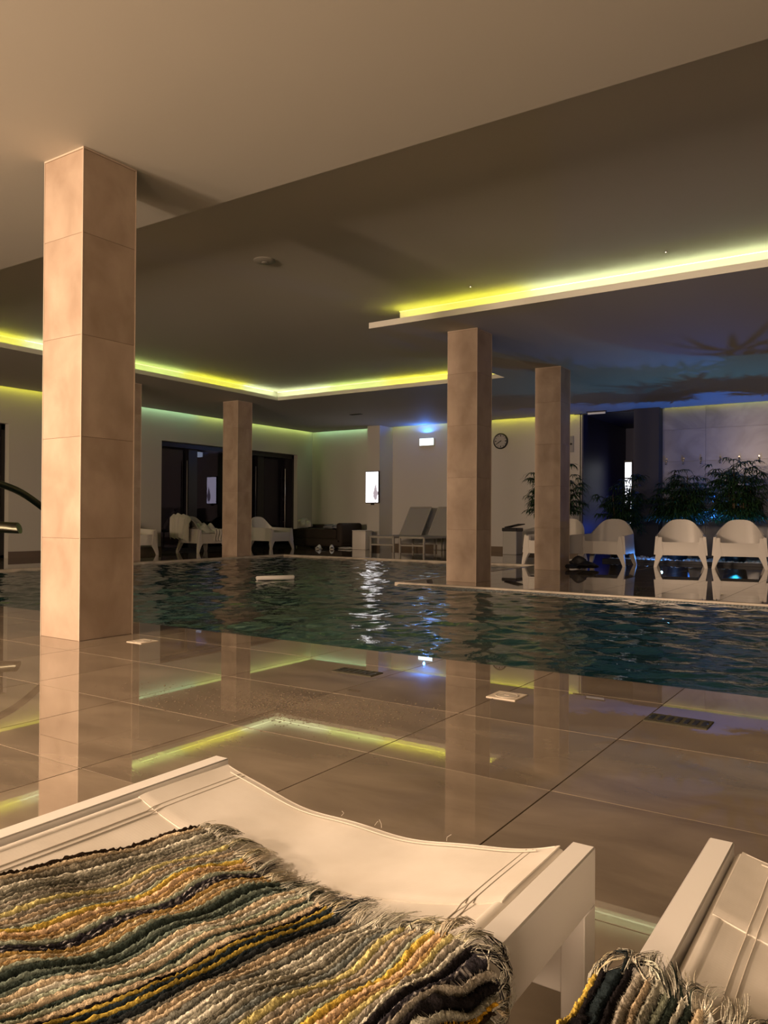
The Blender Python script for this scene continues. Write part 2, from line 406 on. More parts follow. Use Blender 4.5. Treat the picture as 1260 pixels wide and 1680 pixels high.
back_segs = [(-9.78, -8.6, PAL), (-8.6, -7.4, LIM), (-7.4, -5.3, YEL)]
strip('yellow light strip glowing in the far ceiling cove', 'x', 11.13, zl, back_segs, LS)
strip('thin bright light line along the far cove corner', 'x', 11.214, HR-.010, [(-9.86, -8.6, PAL), (-8.6, -7.4, LIM), (-7.4, -5.3, YEL)], 1.6, .006, .006)
right_segs = [(-4.8, -3.7, YEL), (-3.7, -3.2, YEL), (-3.2, -2.4, PAL), (-2.4, -.2, PAL), (-.2, 4.4, LIM)]
strip('pale yellow light strip glowing above the dropped ceiling edge', 'x', 7.45, zl, right_segs, LS)
strip('thin bright light line along the dropped ceiling corner', 'x', 7.544, HR-.010, right_segs, 1.6, .006, .006)
# perimeter wall washers, hidden in the slot between ceiling and wall
WS = 15
def wash(label, axis, fixed, segs, s=WS):
    t = thing('led_strip', label, 'light strip')
    for a, b_, c in segs:
        if axis == 'x': bx_ = (a, b_, fixed-.006, fixed+.006, HC+.055, HC+.062)
        else: bx_ = (fixed-.006, fixed+.006, a, b_, HC+.055, HC+.062)
        fin('led_segment', mkbox(*bx_), led(c, s), t)
wash('light strip washing the left wall yellow, mint and lime', 'y', XL+.09, [(3.9, 8.9, YEL), (8.9, 11.9, MNT), (11.9, 14, LIM), (14, 15.8, LIM)])
wash('light strip washing the corner wall mint green', 'x', YB-.09, [(-12.6, -10.64, MNT)])
wash('light strip washing the wall above the exit light', 'x', YB-.09, [(-10.2, -9, LIM), (-9, -7.7, LIM)], 9)
wash('light strip washing the clock wall yellow', 'x', YB-.09, [(-7.7, -5.62, YEL)])
wash('light strip washing the marble wall yellow', 'x', YB-.10, [(-3.9, -2.6, YEL), (-2.6, 1, LIM)], 8)

# ------------------------------------------------------------------ glazed doors in the left wall
def door(name, y0, y1, ztop, bars, handles):
    d = bpy.data.objects.new(name, None); COL.objects.link(d); d['kind'] = 'structure'
    xf = XL-.12
    bm = bmesh.new()
    box(bm, xf-.26, xf, y0, y1, ztop-.10, ztop); box(bm, xf-.26, xf, y0, y0+.07, 0, ztop); box(bm, xf-.26, xf, y1-.07, y1, 0, ztop); box(bm, xf-.2, xf, y0, y1, 0, .05)
    fin('door_frame', bm, M_bframe, d)
    for a, b_ in bars: fin('mullion', mkbox(xf-.26, xf-.14, a, b_, 0, ztop-.05), M_bframe, d)
    ys = [y0+.06]+[v for ab in bars for v in ab]+[y1-.06]
    for k in range(0, len(ys), 2):
        if ys[k+1]-ys[k] > .1: fin('pane', mkbox(xf-.245, xf-.235, ys[k], ys[k+1], .04, ztop-.08), M_glass, d)
    for y in handles:
        bm = bmesh.new(); tube(bm, [(xf-.15, y, .35), (xf-.15, y, 1.95)], .012, 8); box(bm, xf-.2, xf-.15, y-.008, y+.008, .6, .62); box(bm, xf-.2, xf-.15, y-.008, y+.008, 1.7, 1.72)
        fin('door_handle', bm, M_chrome, d)
door('door_1', 4.4, 7.62, 2.30, [(5.9, 6.1)], [7.35])
door('door_2', 10.93, 15.28, 2.30, [(11.9, 12.15), (13.15, 13.35), (14.1, 14.32)], [11.86, 14.04, 15.12])

# ------------------------------------------------------------------ wall objects
t = thing('wall_screen', 'tall glowing white screen on the narrow wall pier', 'screen', (-10.445, 15.3, 0))
fin('housing', mkbox(-.19, .19, -.05, 0, 1.07, 1.83, bev=.006), M_bframe, t)
M_scr = emis('screen_picture', (1, .98, 1), 2.6)
nt, b = nodes(M_scr); N = nt.nodes
tc = N.new('ShaderNodeTexCoord'); sp = N.new('ShaderNodeSeparateXYZ'); nt.links.new(tc.outputs['Object'], sp.inputs[0])
nz = N.new('ShaderNodeTexNoise'); nz.inputs['Scale'].default_value = 14; nz.inputs['Detail'].default_value = 5; nt.links.new(tc.outputs['Object'], nz.inputs['Vector'])
def mth(op, a, b_, c=None):
    m_ = N.new('ShaderNodeMath'); m_.operation = op
    for i, v in enumerate((a, b_)):
        if isinstance(v, (int, float)): m_.inputs[i].default_value = v
        else: nt.links.new(v, m_.inputs[i])
    m_.use_clamp = op == 'MULTIPLY'; return m_.outputs[0]
# a grey flower spray in the lower right of the picture
dx = mth('ABSOLUTE', mth('SUBTRACT', sp.outputs['X'], .10), 0); dz = mth('ABSOLUTE', mth('SUBTRACT', sp.outputs['Z'], 1.30), 0)
msk = mth('SUBTRACT', 1.0, mth('ADD', mth('MULTIPLY', dx, 9.5), mth('MULTIPLY', dz, 3.6)))
g_ = mth('MULTIPLY', mth('ADD', mth('MULTIPLY', msk, 1.0), mth('SUBTRACT', nz.outputs['Fac'], .62)), 3.5)
mix = N.new('ShaderNodeMixRGB'); nt.links.new(g_, mix.inputs[0]); mix.inputs[1].default_value = (1, .98, 1, 1); mix.inputs[2].default_value = (.10, .09, .12, 1)
nt.links.new(mix.outputs[0], b.inputs['Emission Color'])
fin('display', mkbox(-.178, .172, -.053, -.05, 1.09, 1.81), M_scr, t)
fin('sensor', mkbox(-.05, .04, -.045, 0, 1.03, 1.065, bev=.01), M_black, t)
t = thing('exit_light', 'small white glowing emergency light box on the back wall', 'exit sign', (-9.30, YB, 0))
fin('housing', mkbox(-.20, .20, -.05, 0, 2.41, 2.60, bev=.008), M_white, t)
fin('light_panel', mkbox(-.185, .185, -.056, -.05, 2.435, 2.59), emis('exit_glow', (.75, .95, .95), 3.0), t)
# clock
t = thing('wall_clock', 'round wall clock with black rim above the waste bin', 'clock', (-7.42, YB, 2.44))
bm = bmesh.new(); lathe(bm, [(.150, 0), (.175, .01), (.175, .035), (.165, .045), (.15, .04), (.15, .01)], 40)
bmesh.ops.rotate(bm, verts=bm.verts, matrix=Matrix.Rotation(R(90), 3, 'X')); fin('rim', bm, M_black, t, True)
bm = bmesh.new(); lathe(bm, [(.152, .0), (.152, .018)], 40); bmesh.ops.rotate(bm, verts=bm.verts, matrix=Matrix.Rotation(R(90), 3, 'X')); fin('dial', bm, mat('dial', (.42, .41, .40), .4), t)
for k in range(12):
    a = k*math.pi/6; bm = bmesh.new(); L = .035 if k % 3 == 0 else .024; W = .010 if k % 3 == 0 else .006
    box(bm, -W, W, -.022, -.019, .138-L, .138); bmesh.ops.rotate(bm, verts=bm.verts, matrix=Matrix.Rotation(a, 3, 'Y')); fin('tick', bm, M_black, t)
for L, a, W in ((.085, R(240), .008), (.125, R(236), .005)):
    bm = bmesh.new(); box(bm, -W, W, -.026, -.023, -.02, L); bmesh.ops.rotate(bm, verts=bm.verts, matrix=Matrix.Rotation(a, 3, 'Y')); fin('hand', bm, M_black, t)
# thermostat
t = thing('wall_controller', 'small grey controller panel near the right end of the clock wall', 'switch', (-5.80, YB, 2.30))
fin('casing', mkbox(-.05, .05, -.03, 0, -.17, .17, bev=.006), mat('grey_plastic', (.3, .3, .3), .4), t); fin('knob', mkbox(-.02, .02, -.045, -.03, -.02, .02, bev=.004), M_black, t)
# ceiling items
def disc(name, label, cat, x, y, z, r, h, m):
    t = thing(name, label, cat, (x, y, z)); bm = bmesh.new(); lathe(bm, [(r, 0), (r, -h*.35), (r*.85, -h*.8), (r*.3, -h)], 28); fin('cover', bm, m, t, True)
    bm = bmesh.new(); lathe(bm, [(r*.28, -h), (r*.28, -h*1.25), (r*.1, -h*1.35)], 16); fin('sensor', bm, m, t, True)
M_det = mat('detector_white', (.35, .34, .31), .5)
disc('smoke_detector', 'round flat smoke detector on the raised ceiling', 'detector', -4.9, 5.38, HR, .10, .022, M_det)
disc('ceiling_sprinkler', 'tiny chrome sprinkler head near the start of the yellow cove', 'sprinkler', -3.667, 7.1, HR, .013, .02, M_chrome)
disc('ceiling_sprinkler', 'tiny chrome sprinkler head farther right beside the pale cove', 'sprinkler', -1.741, 7.09, HR, .013, .02, M_chrome)
t = thing('ceiling_vent', 'small dark slot vent in the ceiling before the back wall', 'vent', (-9.6, 13.4, HC))
fin('frame', mkbox(-.14, .14, -.05, .05, -.008, 0, bev=.002), M_black, t)
for k in range(3): fin('slat', mkbox(-.12, .12, -.03+k*.025, -.02+k*.025, -.012, -.006), M_bframe, t)
t = thing('ceiling_sign', 'faint slim sign hanging from the ceiling before the dark opening', 'sign', (-5.15, 15.5, HC))
fin('bracket', mkbox(-.20, .20, -.03, .03, -.022, 0, bev=.004), M_pier, t); fin('plate', mkbox(-.18, .18, -.006, .006, -.06, -.022), emis('dim_sign', (.02, .16, .16), .12), t)
# corridor light
t = thing('lit_glass_panel', 'narrow bright lit panel in the dark corridor behind the palm', 'lamp', (-5.12, 17.6, 0))
fin('frame', mkbox(-.09, .09, 0, .05, .5, 2.05, bev=.004), M_black, t)
for k in range(4): fin('light_panel', mkbox(-.07, .07, -.008, 0, .55+k*.37, .89+k*.37), emis('corridor_glow', (.9, .93, 1), 1.1+.5*k), t)
# wall spouts on marble wall
for k, x in enumerate((-3.86, -3.54, -3.22, -2.88, -2.55, -2.21)):
    who = ['first', 'second', 'third', 'fourth', 'fifth', 'sixth'][k]
    t = thing('wall_hook', 'small chrome hook on the marble wall, %s from the dark pier' % who, 'hook', (x, YB-.035, 1.87), 0, 'chrome hooks on the marble wall')
    fin('plate', mkbox(-.016, .016, -.006, 0, -.02, .06, bev=.002), M_chrome, t)
    bm = bmesh.new(); tube(bm, [(0, -.004, .03), (0, -.05, .02), (0, -.06, -.02), (0, -.05, -.045)], .009, 8); lathe(bm, [(.010, -.075), (.018, -.06), (.016, -.045), (.008, -.04)], 10, (0, -.052, 0)); fin('prong', bm, M_chrome, t, True)

# ------------------------------------------------------------------ armchairs (moulded plastic, low, wrap-around back)
def make_chair(label, group):
    t = thing('plastic_armchair', label, 'chair', group=group)
    W, D = .350, .36
    def plan(s):      # s in 0..1 from front left round the back to front right
        a = s*2-1
        ang = a*R(96)
        x = math.sin(ang)*1.0; y = math.cos(ang)
        x = math.copysign(abs(x)**.62, x); yy = math.copysign(abs(y)**.62, y) if y > 0 else y
        f = 1-abs(a)
        if abs(a) > .80: yy = -(abs(a)-.80)/.20*1.0+.36*(1-(abs(a)-.80)/.20)
        elif y > 0: yy = .36+ .64*min(1, yy)
        return x*W, yy*D
    def rim(s):
        a = abs(s*2-1)
        x, y = plan(s); q = min(1, abs(x)/W/.96)
        back = .50+.235*(1-q**3.3) if y > 0 else .50
        return back-.03*max(0, (a-.7)/.3)
    def out(u, v):
        x, y = plan(u); h = rim(u); z = .19+v*(h-.19)
        sp_ = 1.06-.13*(z/.5)**1.0*.9
        lean = .05*max(0, (z-.38)/.35) if y > 0 else 0
        return Vector((x*sp_, y*(1.02-.04*v)+lean, z))
    bm = bmesh.new(); sheet(bm, out, 44, 10, .028)
    fin('shell', bm, M_white, t, True)
    def seat(u, v):
        x = (u*2-1)*(W-.035); y = -D+.03+v*(2*D-.09)
        return Vector((x*(1-.08*v), y, .385-.075*v-.012*math.cos((u*2-1)*1.4)))
    bm = bmesh.new(); sheet(bm, seat, 14, 12, .02); fin('seat', bm, M_white, t, True)
    def apron(u, v):
        a = u*2-1; zt = .385+.10*max(0, (abs(a)-.72)/.28)**1.5; zb = .185-.02*max(0, (abs(a)-.75)/.25)
        z = zb+(zt-zb)*v; return Vector((a*W*(1.065-.12*z/.5), -D-.012+.02*v*v, z))
    bm = bmesh.new(); sheet(bm, apron, 24, 6, .026); fin('apron', bm, M_white, t, True)
    for sx in (-1, 1):
        for sy in (-1, 1):
            bm = bmesh.new(); n = 8; rings = []
            for k in range(n+1):
                q = k/n; z = q*(.46 if sy < 0 else .26); wd = .045+.075*max(0, 1-abs(q-.5)/.5)**1.3 if sy < 0 else .05+.05*q
                dp = .05+.03*q
                xc = sx*(W*1.10-.045*q*(1.6 if sy < 0 else 1))-sx*wd/2; yc = (-D-.035+.03*q) if sy < 0 else (D-.045-.02*q+.03*(1-q))
                y0_ = yc if sy < 0 else yc-dp
                rings.append([bm.verts.new(p) for p in ((xc-wd/2, y0_, z), (xc+wd/2, y0_, z), (xc+wd/2, y0_+dp, z), (xc-wd/2, y0_+dp, z))])
            for k in range(n):
                for i in range(4): bm.faces.new((rings[k][i], rings[k][(i+1) % 4], rings[k+1][(i+1) % 4], rings[k+1][i]))
            bm.faces.new(rings[0][::-1]); bm.faces.new(rings[-1])
            bmesh.ops.bevel(bm, geom=[e for e in bm.edges if abs((e.verts[0].co-e.verts[1].co).z) > .01], offset=.01, segments=2, affect='EDGES')
            fin('leg', bm, M_white, t, True)
    return t
gch = 'white moulded armchairs'
proto = make_chair('white plastic armchair before the palm, first to the right of the peninsula columns', gch)
spots = [(-3.95, 12.45, R(2), None),
         (-2.90, 12.78, R(12.5), 'white plastic armchair over the blue lit pebbles, second from the columns'),
         (-2.08, 12.98, R(9), 'white plastic armchair partly cut by the picture edge, beside the marble wall palm'),
         (-4.62, 11.95, R(-14), 'white plastic armchair mostly hidden behind the peninsula column'),
         (-12.22, 9.72, R(84), 'white plastic armchair beside the largest column, against the white wall'),
         (-12.12, 11.45, R(84), 'white plastic armchair with a robe thrown over it, before the dark doors'),
         (-12.10, 13.55, R(88), 'empty white plastic armchair beside the dark lounge seat')]
chairs = []
for i, (x, y, a, lb) in enumerate(spots):
    o = proto if i == 0 else copy_tree(proto)
    o.location = (x, y, 0); o.rotation_euler = (0, 0, a); chairs.append(o)
    if lb: o['label'] = lb

# ------------------------------------------------------------------ robe, cloths, slippers
def crumple(name, label, cat, c, size, seed, m, n=48, amp=.22, floor_z=None):
    g = np.random.default_rng(seed); bm = bmesh.new(); bmesh.ops.create_icosphere(bm, subdivisions=5, radius=1)
    K = g.normal(0, 1, (14, 3)); K /= np.linalg.norm(K, axis=1)[:, None]; fr = g.uniform(3, 11, 14); ph = g.uniform(0, 6, 14)
    for v in bm.verts:
        p = np.array(v.co); d = 0
        for k in range(14): d += math.sin(fr[k]*float(K[k]@p)+ph[k])/fr[k]*3
        r = 1+amp*d*.45-amp*.3*abs(math.sin(6*p[0]+3*p[1]+seed))
        z = p[2]*r
        if z < -.35: z = -.35
        v.co = Vector((c[0]+p[0]*r*size[0], c[1]+p[1]*r*size[1], c[2]+z*size[2]))
    o = fin(name, bm, m, None, True); return tag(o, label, cat)
# robe on the second chair of the left row: a sheet draped over back and arm, plus the heap on the seat
def robe():
    t = thing('bath_robe', 'crumpled white bath robe draped over the armchair by the dark doors', 'robe', (-12.12, 11.45, 0), R(84))
    g = np.random.default_rng(11)
    def fn(u, v):
        # u goes across the chair's left side from inside to outside, v along depth
        s = u*1.0
        y = -.20+v*.62
        prof = [(-.08, .43), (-.20, .56), (-.30, .70), (-.39, .76), (-.455, .70), (-.475, .50), (-.485, .28)]
        k = s*(len(prof)-1); i = min(int(k), len(prof)-2); f = k-i
        x = prof[i][0]*(1-f)+prof[i+1][0]*f; z = prof[i][1]*(1-f)+prof[i+1][1]*f
        z -= max(0, .35-v)*.35*(1 if s < .75 else .3)
        wv = .018*math.sin(v*26+s*4)+.012*math.sin(v*11+2+s*9)
        return Vector((x-wv*(.3+s), y+.02*math.sin(s*7+v*4), z+wv*.9))
    bm = bmesh.new(); sheet(bm, fn, 42, 48, .016); fin('robe_body', bm, M_cloth, t, True)
    def heap(u, v):
        x = -.32+u*.66; y = -.34+v*.56
        e = (1-abs(2*u-1)**3)*(1-abs(2*v-1)**3)
        z = .40+e*(.13+.035*math.sin(u*17+v*6)+.03*math.sin(v*19-u*8)+.02*math.sin((u+v)*31))
        return Vector((x, y, z))
    bm = bmesh.new(); sheet(bm, heap, 50, 44, .012); fin('robe_skirt', bm, M_cloth, t, True)
    def sleeve(u, v):
        x = .02+u*.24; y = -.40-.02*math.sin(v*6)-.012*math.sin(u*22); z = .47-v*.24
        return Vector((x, y, z))
    bm = bmesh.new(); sheet(bm, sleeve, 20, 14, .014); fin('robe_sleeve', bm, M_cloth, t, True)
robe()
# dark lounge seat in the corner
t = thing('lounge_seat', 'long dark brown upholstered lounge seat in the far left corner', 'sofa', (-11.75, 15.0, 0))
def lump(x0, x1, y0, y1, z0, z1, fn, nu=26, nv=12):
    bm = bmesh.new(); box(bm, x0, x1, y0, y1, z0, z1); bmesh.ops.subdivide_edges(bm, edges=bm.edges, cuts=6, use_grid_fill=True)
    for v in bm.verts: v.co = fn(v.co)
    return bm
fin('base', mkbox(-.68, .90, -.42, .42, .04, .24, bev=.05, seg=3), M_wicker, t, True)
def cush(p):
    e = max(0, 1-(p.x/.9)**4)*max(0, 1-(p.y/.5)**4); return Vector((p.x, p.y, p.z+(.05*e+.012*math.sin(p.x*13)) if p.z > .3 else p.z))
fin('seat_cushion', lump(-.62, .74, -.40, .36, .24, .42, cush), M_wicker, t, True)
fin('backrest', mkbox(-.68, .90, .30, .44, .2, .56, bev=.05, seg=3), M_wicker, t, True)
fin('armrest', mkbox(.74, .92, -.42, .42, .1, .60, bev=.06, seg=3), M_wicker, t, True)
fin('foot', mkbox(-.6, -.54, -.38, -.32, 0, .05), M_black, t); fin('foot', mkbox(.78, .84, -.38, -.32, 0, .05), M_black, t)
fin('foot', mkbox(-.6, -.54, .32, .38, 0, .05), M_black, t); fin('foot', mkbox(.78, .84, .32, .38, 0, .05), M_black, t)
crumple('folded_towel', 'white towel heaped on the left end of the dark lounge seat', 'towel', (-12.15, 14.85, .555), (.21, .19, .17), 5, M_cloth)
crumple('striped_cloth', 'grey striped cloth lying on the right end of the dark lounge seat', 'cloth', (-11.25, 14.72, .50), (.20, .14, .075), 8, M_cloth2)
def slipper(x, y, a, label):
    t = thing('slipper', label, 'slipper', (x, y, 0), a, 'white slippers before the dark lounge seat')
    bm = bmesh.new()
    pts = [(-.04, -.13), (.035, -.13), (.05, -.05), (.045, .06), (.03, .12), (-.03, .12), (-.045, .05), (-.045, -.06)]
    lo = [bm.verts.new((p[0], p[1], 0)) for p in pts]; hi = [bm.verts.new((p[0], p[1], .018)) for p in pts]
    bm.faces.new(lo[::-1]); bm.faces.new(hi)
    for k in range(8): bm.faces.new((lo[k], lo[(k+1) % 8], hi[(k+1) % 8], hi[k]))
    fin('sole', bm, M_cloth, t)
    def up(u, v):
        a_ = math.pi*u; y = -.12+v*.12; r = .046; return Vector((math.cos(a_)*r, y, .015+math.sin(a_)*(.035+.05*v)))
    bm = bmesh.new(); sheet(bm, up, 10, 5, .006); fin('strap', bm, M_slip, t, True)
M_slip = mat('slipper_white', (.8, .8, .8), .8)
slipper(-11.20, 14.22, R(15), 'white slipper on the floor before the lounge seat, nearer the doors')
slipper(-10.92, 14.32, R(40), 'white slipper on the floor before the lounge seat, nearer the white cube')
crumple('pale_towel', 'thin pale towel lying flat on the floor beside the slippers', 'towel', (-10.72, 14.62, .02), (.20, .12, .03), 12, M_cloth)
# white cube stool by pier
t = thing('cube_stool', 'small white cube side table at the foot of the wall pier', 'side table', (-10.35, 14.72, 0), R(8))
fin('body', mkbox(-.17, .17, -.17, .17, 0, .42, bev=.012, seg=2), M_white, t, True); fin('top', mkbox(-.175, .175, -.175, .175, .42, .44, bev=.006), M_white, t)

# far sun loungers
def far_lounger(label, x, y):
    t = thing('sun_lounger', label, 'sun lounger', (x, y, 0), 0, 'pale sun loungers at the back wall')
    w2 = .29; L1 = 1.15; L = 1.78
    for sx in (-1, 1):
        fin('side_rail', mkbox(sx*w2-.018, sx*w2+.018, 0, L, .30, .345, bev=.006), M_farframe, t)
        for yy in (.0, L-.05): fin('leg', mkbox(sx*w2-.018, sx*w2+.018, yy, yy+.045, 0, .30, bev=.005), M_farframe, t)
        
    fin('crossbar', mkbox(-w2, w2, 0, .04, .30, .345, bev=.006), M_farframe, t); fin('stretcher', mkbox(-w2, w2, .01, .04, .14, .175, bev=.005), M_farframe, t)
    bm = bmesh.new(); sheet(bm, lambda u, v: Vector((-.26+.52*u, .02+v*(L1-.02), .35-.015*math.sin(math.pi*u))), 8, 10, .012); fin('sling', bm, M_farsling, t, True)
    bm = bmesh.new(); sheet(bm, lambda u, v: Vector((-.27+.54*u, L1+v*.46, .35+v*.62-.012*math.sin(math.pi*u))), 8, 10, .014); fin('backrest', bm, M_farsling, t, True)
    bm = bmesh.new()
    for sx in (-1, 1): tube(bm, [(sx*.275, L1, .345), (sx*.275, L1+.465, .975)], .014, 8)
    tube(bm, [(-.275, L1+.465, .975), (.275, L1+.465, .975)], .014, 8); tube(bm, [(.2, L1+.30, .74), (.2, L1+.56, .33)], .009, 8); tube(bm, [(-.2, L1+.30, .74), (-.2, L1+.56, .33)], .009, 8)
    fin('backrest_frame', bm, M_farframe, t, True)
M_farframe = mat('lounger_frame_taupe', (.36, .34, .30), .4); M_farsling = mat('lounger_sling_taupe', (.30, .285, .255), .8); bump(M_farsling, 200, .3, .001)
far_lounger('taupe sun lounger with raised back, beside the white cube table', -9.20, 13.8)
far_lounger('taupe sun lounger with raised back, half behind the peninsula corner column', -8.46, 13.8)
fin_t = thing('lounger_table', 'low pale side table between the far sun loungers', 'side table', (-8.84, 15.735, 0))
fin('body', mkbox(-.05, .13, -.12, .12, 0, .36, bev=.01), M_farframe, fin_t); fin('top', mkbox(-.06, .14, -.13, .13, .36, .38, bev=.005), M_farframe, fin_t)

# waste bin
t = thing('waste_bin', 'pale square waste bin with open black lid under the clock', 'bin', (-6.63, 14.75, 0), R(0))
fin('body', mkbox(-.15, .15, -.15, .15, 0, .52, bev=.01), mat('bin_grey', (.42, .41, .38), .4), t)
fin('bag_rim', mkbox(-.165, .165, -.165, .165, .47, .54, bev=.012), M_black, t)
bm = mkbox(-.16, .16, -.165, .165, 0, .02, bev=.006); bmesh.ops.rotate(bm, verts=bm.verts, matrix=Matrix.Rotation(R(-12), 3, 'Y')); bmesh.ops.translate(bm, verts=bm.verts, vec=(.05, 0, .575)); fin('lid', bm, M_black, t)
# low dark ledge thing beside the bin and plant
crumple('pale_slippers', 'small pale bundle on the floor behind the waste bin', 'slipper', (-6.05, 15.2, .03), (.16, .09, .05), 21, M_cloth)
crumple('black_bag', 'crumpled black bag lying at the feet of the armchair by the column', 'bag', (-3.98, 11.05, .05), (.24, .16, .085), 31, mat('black_cloth', (.008, .008, .010), .6), amp=.5)

# ------------------------------------------------------------------ palms
def palm(label, x, y, hmin, hmax, rx, seed, nf=62, pot=True):
    g = random.Random(seed); t = thing('potted_palm', label, 'plant', (x, y, 0), 0, 'dark leafy palms behind the armchairs')
    bm = bmesh.new(); lathe(bm, [(.15, 0), (.20, .30), (.215, .34), (.215, .36), (.19, .36), (.185, .33)], 24); fin('pot', bm, M_pot, t, True)
    bm = bmesh.new(); lathe(bm, [(.18, .31), (.18, .33)], 20); fin('soil', bm, M_soil, t)
    stems = []
    for k in range(9):
        a = g.uniform(0, 6.28); r = g.uniform(.02, .13); tx = math.cos(a)*(r+g.uniform(.03, .18)); ty = math.sin(a)*(r+g.uniform(.03, .18)); hz = g.uniform(hmin+.25, hmax-.15)
        pts = [(math.cos(a)*r*(1-q)+tx*q, math.sin(a)*r*(1-q)+ty*q, .31+(hz-.31)*q) for q in (0, .35, .7, 1)]
        bm = bmesh.new(); tube(bm, pts, [.013, .012, .010, .007], 7); fin('stem', bm, M_stem, t, True); stems.append(pts)
    V, Fc = [], []
    for f in range(nf):
        st = g.choice(stems); q = g.uniform(.25, 1); base = Vector(st[-1])*q+Vector(st[0])*(1-q)
        base.z = max(base.z, hmin-.1)
        az = g.uniform(0, 6.28); el = g.uniform(-.1, .9); d = Vector((math.cos(az)*math.cos(el), math.sin(az)*math.cos(el), math.sin(el)))
        hub = base+Vector((d.x*rx*g.uniform(.25, .75), d.y*rx*g.uniform(.25, .75), d.z*.22)); hub.z = min(hub.z, hmax-.05)
        # petiole
        k = len(V); sd = Vector((-d.y, d.x, 0)).normalized()*.004
        V += [base-sd, base+sd, hub+sd, hub-sd]; Fc.append((k, k+1, k+2, k+3))
        fwd = Vector((d.x, d.y, 0)).normalized(); side = Vector((-fwd.y, fwd.x, 0)); n = g.randint(8, 12)
        for j in range(n):
            a = (j/(n-1)-.5)*R(210); L = g.uniform(.13, .23)*(1-.25*abs(a)/2); w_ = g.uniform(.009, .015)
            dr = fwd*math.cos(a)+side*math.sin(a); dr.z += g.uniform(-.1, .35); dr.normalize(); pr = dr.cross(Vector((0, 0, 1))).normalized()
            k = len(V); droop = g.uniform(.25, .65)
            c1 = hub+dr*L*.35+Vector((0, 0, .01)); c2 = hub+dr*L*.72-Vector((0, 0, L*droop*.35)); c3 = hub+dr*L*.95-Vector((0, 0, L*droop))
            V += [hub-pr*.002, hub+pr*.002, c1-pr*w_, c1+pr*w_, c2-pr*w_*.8, c2+pr*w_*.8, c3-pr*.001, c3+pr*.001]
            Fc += [(k, k+1, k+3, k+2), (k+2, k+3, k+5, k+4), (k+4, k+5, k+7, k+6)]
    raw('foliage', [tuple(v) for v in V], Fc, M_leaf, t, kind='stuff')
palm('dark fan palm rising behind the second armchair, against the marble wall', -3.27, 14.2, .85, 1.78, .52, 1, 330)
palm('dark fan palm rising behind the armchair at the picture edge, against the marble wall', -2.35, 14.25, .85, 1.80, .52, 2, 340)
palm('shadowy fan palm before the dark corridor opening', -4.25, 14.1, .6, 1.72, .42, 3, 200)
palm('tall fan palm half hidden behind the peninsula column', -5.12, 13.2, .95, 1.86, .50, 4, 260)

# pebble bed
bed = thing('pebble_bed', 'low bed of white pebbles behind the armchairs', 'pebbles')
fin('edging', mkbox(-4.35, .5, 13.42, 13.46, 0, .05, bev=.004), M_pier, bed)
g = random.Random(5); V, Fc = [], []
ico = bmesh.new(); bmesh.ops.create_icosphere(ico, subdivisions=1, radius=1); iv = [v.co.copy() for v in ico.verts]; ico.verts.ensure_lookup_table(); ifc = [[v.index for v in f.verts] for f in ico.faces]; ico.free()
for k in range(2600):
    s = g.uniform(.020, .038); c = Vector((g.uniform(-4.3, .2), 13.49+1.15*g.random()**1.4, s*.5+g.uniform(0, .03)))
    if any((c.x-px)**2+(c.y-py)**2 < .05 for px, py in ((-3.27, 14.2), (-2.35, 14.25), (-4.25, 14.1), (-3.22, 13.72), (-2.3, 14.0))): continue
    m3 = Matrix.Rotation(g.uniform(0, 6), 3, 'Z'); k0 = len(V)
    for v in iv: V.append(tuple(c+m3 @ Vector((v.x*s*1.2, v.y*s*.9, v.z*s*.6))))
    Fc += [[i+k0 for i in f] for f in ifc]
raw('pebble_layer', V, Fc, M_peb, bed, smooth=True, kind='stuff')
def floorspot(label, x, y, z=0):
    t = thing('floor_spotlight', label, 'lamp', (x, y, z)); bm = bmesh.new(); lathe(bm, [(.045, 0), (.05, .06), (.042, .06), (.038, .05)], 20); fin('housing', bm, M_black, t, True)
    bm = bmesh.new(); lathe(bm, [(.036, .052), (.036, .056)], 18); fin('lens', bm, emis('blue_lens', (.3, .6, 1), 6), t)
floorspot('blue spotlight shining up from the pebbles between two armchairs', -3.40, 13.62)
floorspot('blue spotlight at the foot of the marble wall behind the palms', -2.85, 14.72)
floorspot('teal spotlight shining up under the marble wall palm', -2.3, 14.0)
t = thing('floor_lamp', 'warm floor lamp behind the viewer between the doors and loungers', 'lamp', (-4.5, -2.4, 0))
bm = bmesh.new(); lathe(bm, [(.16, 0), (.16, .02), (.03, .035)], 24); fin('base', bm, M_metal, t, True)
bm = bmesh.new(); tube(bm, [(0, 0, .03), (0, 0, 1.74)], .014, 10); fin('pole', bm, M_metal, t, True)
# wall lamps out behind the viewer
for x, lb in ((-6.6, 'warm wall lamp behind the viewer, nearest the doors'), (-4.3, 'warm wall lamp behind the viewer, in the middle'), (1.2, 'warm wall lamp behind the viewer, at the far end')):
    t = thing('wall_lamp', lb, 'lamp', (x, YN, 1.9)); fin('bracket', mkbox(-.5, .5, 0, .3, -.06, .06, bev=.01), M_frame, t)

